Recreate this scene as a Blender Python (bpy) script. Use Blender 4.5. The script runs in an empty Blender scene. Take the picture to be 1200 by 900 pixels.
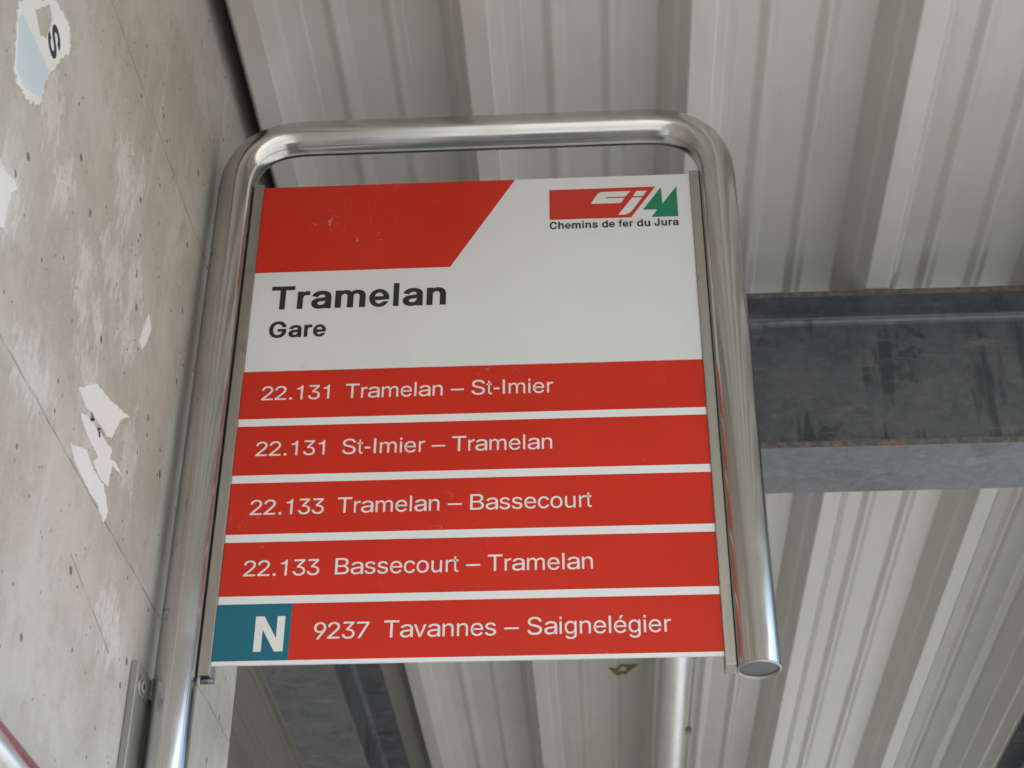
import bpy, bmesh, math, random
from mathutils import Vector, Matrix
random.seed(7)
SC = bpy.context.scene
COL = SC.collection

# ---------------------------------------------------------------- camera
cam_d = bpy.data.cameras.new('camera')
cam = bpy.data.objects.new('camera', cam_d)
COL.objects.link(cam)
RIGHT = Vector((0.99846098, 0.05535605, 0.00337249))
UP = Vector((0.02788222, -0.55362042, 0.83230224))
FWD = Vector((-0.04794005, 0.83092728, 0.55431183))
CAM_Z = 1.6
m = Matrix((RIGHT, UP, -FWD)).transposed().to_4x4()
m.translation = Vector((0, 0, CAM_Z))
cam.matrix_world = m
cam_d.sensor_width = 36.0
cam_d.lens = 1935.8 / 1200 * 36
cam_d.clip_start = 0.02
cam_d.clip_end = 500
cam_d.dof.use_dof = True
cam_d.dof.focus_distance = 1.72
cam_d.dof.aperture_fstop = 14
SC.camera = cam

# ---------------------------------------------------------------- daylight
SUN_AZ = math.radians(150)      # from +Y towards +X: behind the camera, to the right
SUN_EL = math.radians(48)
world = bpy.data.worlds.new('World')
SC.world = world
world.use_nodes = True
wn = world.node_tree.nodes
bg = wn['Background']
sky = wn.new('ShaderNodeTexSky')
sky.sky_type = 'NISHITA'
sky.sun_disc = False
sky.sun_elevation = SUN_EL
sky.sun_rotation = SUN_AZ
sky.air_density = 1.0
sky.dust_density = 2.5
world.node_tree.links.new(sky.outputs[0], bg.inputs[0])
bg.inputs[1].default_value = 0.145
sun_d = bpy.data.lights.new('sun', 'SUN')
sun = bpy.data.objects.new('sun', sun_d)
COL.objects.link(sun)
sun_d.energy = 4.9
sun_d.angle = math.radians(0.53)
sun_d.color = (1.0, 0.97, 0.925)
sd = Vector((math.sin(SUN_AZ) * math.cos(SUN_EL), math.cos(SUN_AZ) * math.cos(SUN_EL), math.sin(SUN_EL)))
sun.rotation_euler = sd.to_track_quat('Z', 'Y').to_euler()
sun.location = sd * 20
SC.view_settings.view_transform = 'Standard'
SC.view_settings.look = 'None'
SC.view_settings.exposure = 1.75
SC.view_settings.gamma = 1.0
SC.cycles.caustics_reflective = False
SC.cycles.use_adaptive_sampling = False
SC.cycles.sample_clamp_indirect = 6
SC.cycles.denoising_prefilter = 'ACCURATE'
SC.cycles.blur_glossy = 1.0
SC.cycles.max_bounces = 10
SC.cycles.diffuse_bounces = 6

# ---------------------------------------------------------------- node helper
class NT:
    """small wrapper for writing procedural materials"""
    def __init__(s, name):
        s.m = bpy.data.materials.new(name)
        s.m.use_nodes = True
        s.t = s.m.node_tree
        s.b = s.t.nodes['Principled BSDF']
        s.co = s.t.nodes.new('ShaderNodeTexCoord').outputs['Object']
    def put(s, sock, v):
        if isinstance(v, bpy.types.NodeSocket): s.t.links.new(v, sock)
        elif isinstance(v, (tuple, list)) and len(v) == 3 and sock.type == 'RGBA': sock.default_value = (*v, 1)
        else: sock.default_value = v
    def node(s, typ, **kw):
        n = s.t.nodes.new(typ)
        for k, v in kw.items(): setattr(n, k, v)
        return n
    def scale(s, v, co=None, loc=(0, 0, 0), rot=(0, 0, 0)):
        n = s.node('ShaderNodeMapping')
        s.put(n.inputs[0], co or s.co); n.inputs['Scale'].default_value = v
        n.inputs['Location'].default_value = loc; n.inputs['Rotation'].default_value = rot
        return n.outputs[0]
    def noise(s, sc, co=None, det=4, rough=.55, dist=0.0):
        n = s.node('ShaderNodeTexNoise')
        s.put(n.inputs['Vector'], co or s.co); n.inputs['Scale'].default_value = sc
        n.inputs['Detail'].default_value = det; n.inputs['Roughness'].default_value = rough
        n.inputs['Distortion'].default_value = dist
        return n.outputs['Fac']
    def voro(s, sc, co=None, rnd=1.0):
        n = s.node('ShaderNodeTexVoronoi')
        s.put(n.inputs['Vector'], co or s.co); n.inputs['Scale'].default_value = sc
        n.inputs['Randomness'].default_value = rnd
        return n.outputs['Distance'], n.outputs['Color']
    def ramp(s, f, a, b, lo=0.0, hi=1.0, smooth=True):
        n = s.node('ShaderNodeMapRange', interpolation_type='SMOOTHSTEP' if smooth else 'LINEAR')
        s.put(n.inputs[0], f)
        s.put(n.inputs[1], a); s.put(n.inputs[2], b); s.put(n.inputs[3], lo); s.put(n.inputs[4], hi)
        return n.outputs[0]
    def math(s, op, a, b=0.0, clamp=False):
        n = s.node('ShaderNodeMath', operation=op, use_clamp=clamp)
        s.put(n.inputs[0], a); s.put(n.inputs[1], b)
        return n.outputs[0]
    def mix(s, f, a, b):
        n = s.node('ShaderNodeMix', data_type='RGBA')
        s.put(n.inputs[0], f); s.put(n.inputs[6], a); s.put(n.inputs[7], b)
        return n.outputs[2]
    def sep(s, co=None):
        n = s.node('ShaderNodeSeparateXYZ'); s.put(n.inputs[0], co or s.co)
        return n.outputs
    def uv(s):
        n = s.node('ShaderNodeUVMap'); return n.outputs[0]
    def bump(s, h, strength=.2, dist=.002):
        n = s.node('ShaderNodeBump'); s.put(n.inputs['Height'], h)
        n.inputs['Strength'].default_value = strength; n.inputs['Distance'].default_value = dist
        s.t.links.new(n.outputs[0], s.b.inputs['Normal'])
    def set(s, color=None, rough=None, metal=None, spec=None):
        if color is not None: s.put(s.b.inputs['Base Color'], color)
        if rough is not None: s.put(s.b.inputs['Roughness'], rough)
        if metal is not None: s.put(s.b.inputs['Metallic'], metal)
        if spec is not None: s.put(s.b.inputs['Specular IOR Level'], spec)
        return s.m
    def ellipse(s, c, r, slope=0.0):
        """1 at the centre of a patch on the wall (y, z), 0 on its rim"""
        n = s.node('ShaderNodeVectorMath', operation='SUBTRACT'); s.put(n.inputs[0], s.co); n.inputs[1].default_value = (0, c[0], c[1])
        v = s.scale((0, 1 / r[0], 1 / r[1]), co=s.scale((1, 1, 1), co=n.outputs[0], rot=(slope, 0, 0)))
        l = s.node('ShaderNodeVectorMath', operation='LENGTH'); s.put(l.inputs[0], v)
        return s.ramp(l.outputs['Value'], 0.0, 1.0, 1.0, 0.0, smooth=False)

# ---------------------------------------------------------------- materials
def mat_concrete():
    n = NT('board_marked_concrete')
    big = n.noise(5.5, det=6, rough=.68, dist=.3)
    mid = n.noise(22, det=6, rough=.65)
    fine = n.noise(240, det=4, rough=.7)
    streak = n.noise(9, co=n.scale((1, 2.4, .35)), det=5, rough=.6, dist=.4)
    c = n.mix(n.ramp(big, .36, .66), (.385, .36, .305), (.52, .505, .45))
    c = n.mix(n.ramp(streak, .5, .75, 0, .7), c, (.55, .54, .50))
    c = n.mix(n.ramp(mid, .48, .74), c, (.37, .345, .29))
    c = n.mix(n.ramp(fine, .3, .75, 0, .4), c, (.58, .565, .52))
    # dried glue and filler wiped over the concrete
    sm = None
    for cc, r, sl in SMEARS:
        e = n.ellipse(cc, r, sl)
        sm = e if sm is None else n.math('MAXIMUM', sm, e)
    brush = n.noise(45, co=n.scale((1, 1.8, .7), rot=(.5, 0, 0)), det=6, rough=.72, dist=.6)
    sm = n.math('ADD', sm, n.ramp(brush, .25, .75, -.6, .55))
    sm = n.math('MULTIPLY', n.ramp(sm, .28, .66), n.ramp(n.noise(130, det=4, rough=.75), .3, .62, .35, 1))
    c = n.mix(n.math('MULTIPLY', sm, .58), c, (.72, .715, .69))
    # air holes
    pores = None
    for sc_, lo, hi, thr in ((30, .02, .12, .80), (64, .0, .15, .89), (130, .0, .18, .96)):
        d, col = n.voro(sc_, co=n.scale((0, 1, 1), loc=(0, sc_ * .013, .3)))
        rs = n.sep(col)
        rad = n.ramp(rs[0], thr, 1.0, lo - .03, hi)
        dd = n.math('ADD', d, n.ramp(n.noise(190, det=2), .2, .8, -.04, .04))
        p = n.math('SUBTRACT', rad, dd)
        p = n.ramp(p, -.012, .03)
        pores = p if pores is None else n.math('MAXIMUM', pores, p)
    # fine joints left by the shuttering boards
    x, y, z = n.sep()
    wob = n.ramp(n.noise(14, det=3), 0, 1, -.0025, .0025)
    jt = None
    for y0, z0, k, wd, ya, yb in ((1.31, 2.7755, .028, .0011, -9, 9), (1.3, 2.3262, .021, .0013, 0.5, 9), (1.30, 2.238, -.2, .0014, 1.22, 1.36)):
        zz = n.math('ADD', z, n.math('MULTIPLY', n.math('SUBTRACT', y, y0), -k))
        zz = n.math('ADD', n.math('SUBTRACT', zz, z0), wob)
        l = n.ramp(n.math('ABSOLUTE', zz), wd * .4, wd * 1.4, 1, 0)
        l = n.math('MULTIPLY', l, n.math('MULTIPLY', n.math('GREATER_THAN', y, ya), n.math('LESS_THAN', y, yb)))
        jt = l if jt is None else n.math('MAXIMUM', jt, l)
    jt = n.math('MULTIPLY', jt, n.ramp(n.noise(30, det=3), .35, .6, .25, .9))
    c = n.mix(n.math('MULTIPLY', jt, .75), c, (.16, .15, .13))
    c = n.mix(n.math('MULTIPLY', pores, .8), c, (.085, .082, .078))
    h = n.math('ADD', n.math('MULTIPLY', fine, .25), n.math('ADD', n.math('MULTIPLY', mid, .5), n.math('MULTIPLY', pores, -1.6)))
    h = n.math('ADD', h, n.math('MULTIPLY', jt, -.8))
    n.bump(n.math('ADD', h, n.math('MULTIPLY', sm, .3)), .35, .0016)
    return n.set(c, n.ramp(mid, .3, .8, .62, .85), 0, .35)

SMEARS = [((1.000, 2.560), (.045, .06), 0), ((1.054, 2.52), (.035, .05), .3), ((1.195, 2.66), (.055, .055), 0), ((1.205, 2.625), (.035, .05), 0),
          ((.955, 2.43), (.06, .06), 0), ((1.135, 2.50), (.04, .035), 0), ((1.138, 2.46), (.05, .03), .5), ((1.19, 2.472), (.04, .025), .6),
          ((1.20, 2.55), (.06, .05), 0), ((1.27, 2.58), (.05, .045), 0), ((1.20, 2.41), (.07, .05), .4), ((1.27, 2.515), (.05, .05), 0),
          ((1.24, 2.68), (.02, .04), 0), ((1.33, 2.42), (.05, .07), 0), ((1.07, 2.33), (.08, .05), 0), ((1.35, 2.25), (.07, .05), 0)]

def mat_sheet():
    n = NT('coated_sheet_metal')
    d = n.noise(5, det=4); f = n.noise(60, co=n.scale((1, .08, 1)), det=3)
    c = n.mix(n.ramp(d, .35, .7), (.58, .578, .522), (.615, .61, .56))
    c = n.mix(n.ramp(f, .5, .8, 0, .35), c, (.50, .49, .44))
    dsp, dcol = n.voro(26)
    sp = n.ramp(n.math('SUBTRACT', n.ramp(n.sep(dcol)[0], .93, 1, -.02, .09), dsp), -.01, .02)
    c = n.mix(n.math('MULTIPLY', sp, .7), c, (.16, .14, .11))
    n.bump(n.noise(2.2, co=n.scale((1, .35, 1)), det=1), .03, .01)
    return n.set(c, n.ramp(d, .3, .7, .29, .35), 0, .6)

def mat_galv():
    n = NT('galvanised_steel')
    a = n.noise(16, det=5, rough=.65); b = n.noise(70, det=4, rough=.7)
    d, col = n.voro(110)
    c = n.mix(n.ramp(a, .35, .68), (.158, .17, .19), (.22, .229, .246))
    c = n.mix(n.ramp(n.sep(col)[0], .2, 1, 0, .25), c, (.30, .305, .32))
    # damp patches, with runs that start at the patches and a wet line along the foot of the web
    x, y, z = n.sep()
    along = n.math('ADD', x, y)
    cv = n.node('ShaderNodeCombineXYZ'); n.put(cv.inputs[0], along)
    n1 = n.noise(11, co=cv.outputs[0], det=6, rough=.75); n2 = n.noise(38, co=cv.outputs[0], det=5, rough=.7)
    foot = n.math('SUBTRACT', n.ramp(n1, .40, .70, .0, .11), z)
    foot = n.math('ADD', foot, n.ramp(n2, .45, .75, 0, .06))
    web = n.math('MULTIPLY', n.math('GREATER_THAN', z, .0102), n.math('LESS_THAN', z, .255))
    foot = n.ramp(foot, -.004, .012)
    drop = n.noise(30, co=n.scale((1, 1, .10)), det=5, rough=.62, dist=.25)
    mask = n.ramp(n.noise(5.5, co=n.scale((1, 1, .8)), det=4, rough=.6, dist=.3), .42, .62, -.12, .06)
    dr = n.ramp(n.math('ADD', drop, mask), .49, .63)
    blob = n.ramp(n.math('ADD', n.noise(15, co=n.scale((1, 1, .55)), det=7, rough=.68, dist=.6), n.math('MULTIPLY', mask, .6)), .535, .625)
    w = n.math('MAXIMUM', n.math('MULTIPLY', n.math('MAXIMUM', foot, dr), web), n.math('MULTIPLY', blob, n.math('ADD', n.math('MULTIPLY', web, .55), .45)))
    c = n.mix(n.math('MULTIPLY', w, .60), c, (.045, .05, .058))
    c = n.mix(n.ramp(b, .58, .74, 0, .3), c, (.12, .124, .134))
    c = n.mix(n.ramp(n.noise(42, co=n.scale((.22, .6, 1)), det=7, rough=.7), .54, .70, 0, .75), c, (.34, .34, .345))
    c = n.mix(n.math('MULTIPLY', web, .26), c, (.020, .028, .046))     # even darker bluish tint over the whole web
    n.bump(b, .12, .001)
    return n.set(c, n.ramp(a, .3, .7, .48, .62), .72, .5)

def mat_rust():
    n = NT('rusty_flange_edge')
    a = n.noise(26, co=n.scale((.5, 1, 1)), det=6, rough=.7, dist=.4)
    b = n.noise(120, det=4)
    g = n.mix(n.ramp(b, .3, .7), (.11, .105, .095), (.20, .19, .175))
    r = n.mix(n.ramp(b, .35, .65), (.30, .105, .025), (.42, .20, .07))
    z = n.sep()[2]
    f = n.ramp(n.math('SUBTRACT', a, n.ramp(z, .1, .2, 0, .085)), .535, .64)
    return n.set(n.mix(f, g, r), .7, n.math('SUBTRACT', .4, n.math('MULTIPLY', f, .4)), .3)

def mat_stainless(name='brushed_stainless', base=(.63, .622, .595), lo=.09, hi=.19):
    """UV: u round the tube, v along it in metres"""
    n = NT(name)
    uv = n.uv()
    ln = n.noise(1.0, co=n.scale((42, 2.2, 1), co=uv), det=5, rough=.7)
    cl = n.noise(14, det=4)
    c = n.mix(n.ramp(ln, .35, .72), base, tuple(x * .88 for x in base))
    c = n.mix(n.ramp(cl, .55, .75, 0, .35), c, tuple(x * .78 for x in base))
    n.bump(ln, .10, .0006)
    return n.set(c, n.math('ADD', n.ramp(ln, .3, .75, lo, hi), n.ramp(cl, .4, .7, 0, .08)), 1, .5)

def mat_plain(name, col, rough=.35, metal=0, spec=.5, var=.06, grime=0.0, scuff=0.0):
    n = NT(name)
    a = n.noise(7, det=4)
    c = n.mix(n.ramp(a, .35, .7), tuple(x * (1 - var) for x in col), col)
    if grime:
        g = n.noise(55, det=5, rough=.7)
        c = n.mix(n.ramp(g, .62, .80, 0, grime), c, (.33, .31, .26))
    r = n.ramp(a, .3, .7, rough * .9, rough * 1.15)
    if scuff:
        # thin pale scuffs and scratches
        s1 = n.noise(17, co=n.scale((1, 1, 1), rot=(0, .6, 0)), det=2, dist=2.2)
        s1 = n.ramp(n.math('ABSOLUTE', n.math('SUBTRACT', s1, .5)), .0, .006, 1, 0)
        g = n.ramp(n.noise(9, det=3), .54, .66)
        s = n.math('MULTIPLY', n.math('MULTIPLY', s1, g), n.ramp(n.noise(90, det=3), .45, .6))
        c = n.mix(n.math('MULTIPLY', s, scuff), c, (.62, .52, .45))
        r = n.math('ADD', r, n.math('MULTIPLY', s, .25))
    return n.set(c, r, metal, spec)

def mat_alu():
    n = NT('satin_aluminium')
    a = n.noise(60, co=n.scale((1, 1, .06)), det=4, rough=.6); b = n.noise(28, det=4)
    c = n.mix(n.ramp(a, .3, .7), (.40, .385, .35), (.47, .455, .42))
    c = n.mix(n.ramp(b, .58, .72, 0, .4), c, (.27, .26, .24))
    return n.set(c, n.ramp(a, .3, .7, .32, .45), .9, .5)

def mat_ground():
    n = NT('worn_paving')
    a = n.noise(.5, det=6); b = n.noise(40, det=5, rough=.7)
    c = n.mix(n.ramp(a, .35, .7), (.155, .155, .153), (.21, .208, .202))
    c = n.mix(n.ramp(b, .5, .75, 0, .5), c, (.11, .11, .108))
    n.bump(b, .3, .004)
    return n.set(c, .85, 0, .3)

M = dict(concrete=mat_concrete(), sheet=mat_sheet(), galv=mat_galv(), rust=mat_rust(), steel=mat_stainless(), alu=mat_alu(), ground=mat_ground(),
         white=mat_plain('sign_white', (.755, .775, .785), .32, grime=.3, scuff=0, var=.04),
         strip_white_lit=mat_plain('strip_white_lit', (.82, .845, .855), .32, grime=.2, var=.03),  # lighter than the header white: stronger light lower down is in the colour
         red=mat_plain('sign_red', (.635, .022, .005), .33, scuff=.42, var=.07),
         blue=mat_plain('badge_blue', (.006, .15, .225), .33),
         green=mat_plain('logo_green', (.012, .235, .105), .35),
         logo_red=mat_plain('logo_red', (.60, .035, .018), .35),
         black=mat_plain('lettering_black', (.022, .021, .024), .4),
         white_ink=mat_plain('lettering_white', (.84, .82, .82), .4),
         paper=mat_plain('torn_paper', (.82, .82, .80), .8, spec=.2, var=.08, grime=.15),
         paper_blue=mat_plain('faded_blue_print', (.60, .70, .74), .8, spec=.2, var=.05),
         ink=mat_plain('printed_ink', (.05, .05, .075), .7, spec=.2),
         deck=mat_plain('dark_roof_board', (.03, .03, .03), .8, spec=.2),
         stamp=mat_plain('olive_stamp_ink', (.17, .20, .035), .6),
         red_tube=mat_plain('red_lacquer', (.30, .085, .10), .22, spec=.6),
         rubber=mat_plain('dark_rubber', (.03, .03, .03), .7, spec=.2),
         cap=mat_plain('dull_cap_steel', (.20, .21, .225), .42, metal=.8, var=.2, grime=.2),
         plate=mat_plain('dull_plate_steel', (.36, .352, .335), .42, metal=.75, var=.2, grime=.2),
         zinc=mat_stainless('zinc_pipe', (.88, .88, .87), .34, .48))

# ---------------------------------------------------------------- object helpers
def obj(name, bm, mats, parent=None, smooth=False, loc=None):
    """links a bmesh given in world coordinates as ONE mesh object"""
    off = Vector(parent['origin'][:]) if parent is not None else Vector(loc or (0, 0, 0))
    for v in bm.verts: v.co -= off
    me = bpy.data.meshes.new(name)
    bm.to_mesh(me); bm.free()
    for mm in (mats if isinstance(mats, (list, tuple)) else [mats]): me.materials.append(mm)
    if smooth:
        for p in me.polygons: p.use_smooth = True
    o = bpy.data.objects.new(name, me)
    COL.objects.link(o)
    if parent is not None:
        o.parent = parent
        if 'sub' not in parent.keys() and parent.type == 'EMPTY': pass
    else: o.location = off
    o['origin'] = off
    return o
def clean():
    for o in bpy.data.objects:
        if 'origin' in o.keys(): del o['origin']
def thing(name, loc, label, cat, group=None):
    o = bpy.data.objects.new(name, None)
    COL.objects.link(o)
    o.location = loc; o.empty_display_size = .05
    o['origin'] = Vector(loc)
    return tag(o, label, cat, group)
def tag(o, label, cat, group=None):
    o['label'] = label; o['category'] = cat
    if group: o['group'] = group
    return o
def box(bm, x0, x1, y0, y1, z0, z1, bev=0.0, mi=0):
    vs = [bm.verts.new(p) for p in ((x0, y0, z0), (x1, y0, z0), (x1, y1, z0), (x0, y1, z0), (x0, y0, z1), (x1, y0, z1), (x1, y1, z1), (x0, y1, z1))]
    fs = [bm.faces.new([vs[i] for i in q]) for q in ((0, 3, 2, 1), (4, 5, 6, 7), (0, 1, 5, 4), (1, 2, 6, 5), (2, 3, 7, 6), (3, 0, 4, 7))]
    for f in fs: f.material_index = mi
    if bev:
        es = list({e for f in fs for e in f.edges})
        bmesh.ops.bevel(bm, geom=es, offset=bev, segments=2, affect='EDGES', profile=.5)
    return bm
def prism(bm, prof, axis, a, b, caps=True, mi=0):
    """extrudes a closed 2D profile along an axis; axis 'X': prof=(y,z); 'Y': prof=(x,z); 'Z': (x,y)"""
    def P(p, t): return {'X': (t, p[0], p[1]), 'Y': (p[0], t, p[1]), 'Z': (p[0], p[1], t)}[axis]
    A = [bm.verts.new(P(p, a)) for p in prof]; B = [bm.verts.new(P(p, b)) for p in prof]
    n = len(prof)
    for i in range(n):
        f = bm.faces.new((A[i], A[(i + 1) % n], B[(i + 1) % n], B[i])); f.material_index = mi
    if caps:
        bm.faces.new(A[::-1]).material_index = mi; bm.faces.new(B).material_index = mi
    bmesh.ops.recalc_face_normals(bm, faces=bm.faces[:])
    return bm
def tube(bm, path, r, seg=32, cap=True, mi=0):
    """sweeps a circle along a path; writes UV (u round, v along in metres)"""
    uvl = bm.loops.layers.uv.verify()
    path = [Vector(p) for p in path]
    rings = []; d = 0.0; ref = None
    for i, p in enumerate(path):
        t = (path[min(i + 1, len(path) - 1)] - path[max(i - 1, 0)]).normalized()
        if ref is None:
            ref = t.orthogonal().normalized()
            if abs(t.y) < .9: ref = (Vector((0, 1, 0)) - t * t.y).normalized()
        ref = (ref - t * ref.dot(t)).normalized()
        bi = t.cross(ref)
        if i: d += (p - path[i - 1]).length
        rings.append(([bm.verts.new(p + (ref * math.cos(a) + bi * math.sin(a)) * r) for a in [2 * math.pi * k / seg for k in range(seg)]], d))
    for (A, da), (B, db) in zip(rings, rings[1:]):
        for k in range(seg):
            f = bm.faces.new((A[k], A[(k + 1) % seg], B[(k + 1) % seg], B[k])); f.material_index = mi; f.smooth = True
            us = (k / seg, (k + 1) / seg, (k + 1) / seg, k / seg); vs = (da, da, db, db)
            for lp, u, v in zip(f.loops, us, vs): lp[uvl].uv = (u, v)
    if cap:
        bm.faces.new(rings[0][0][::-1]).material_index = mi; bm.faces.new(rings[-1][0]).material_index = mi
    bmesh.ops.recalc_face_normals(bm, faces=bm.faces[:])
    return bm
def lathe_z(bm, cx, cy, prof, seg=32):
    """turned shape about a vertical axis, prof = [(r, z)...]"""
    rings = [[bm.verts.new((cx + r * math.cos(2 * math.pi * k / seg), cy + r * math.sin(2 * math.pi * k / seg), z)) for k in range(seg)] for r, z in prof]
    for A, B in zip(rings, rings[1:]):
        for k in range(seg):
            bm.faces.new((A[k], A[(k + 1) % seg], B[(k + 1) % seg], B[k])).smooth = True
    bm.faces.new(rings[0][::-1]); bm.faces.new(rings[-1])
    bmesh.ops.recalc_face_normals(bm, faces=bm.faces[:])
    return bm

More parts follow.
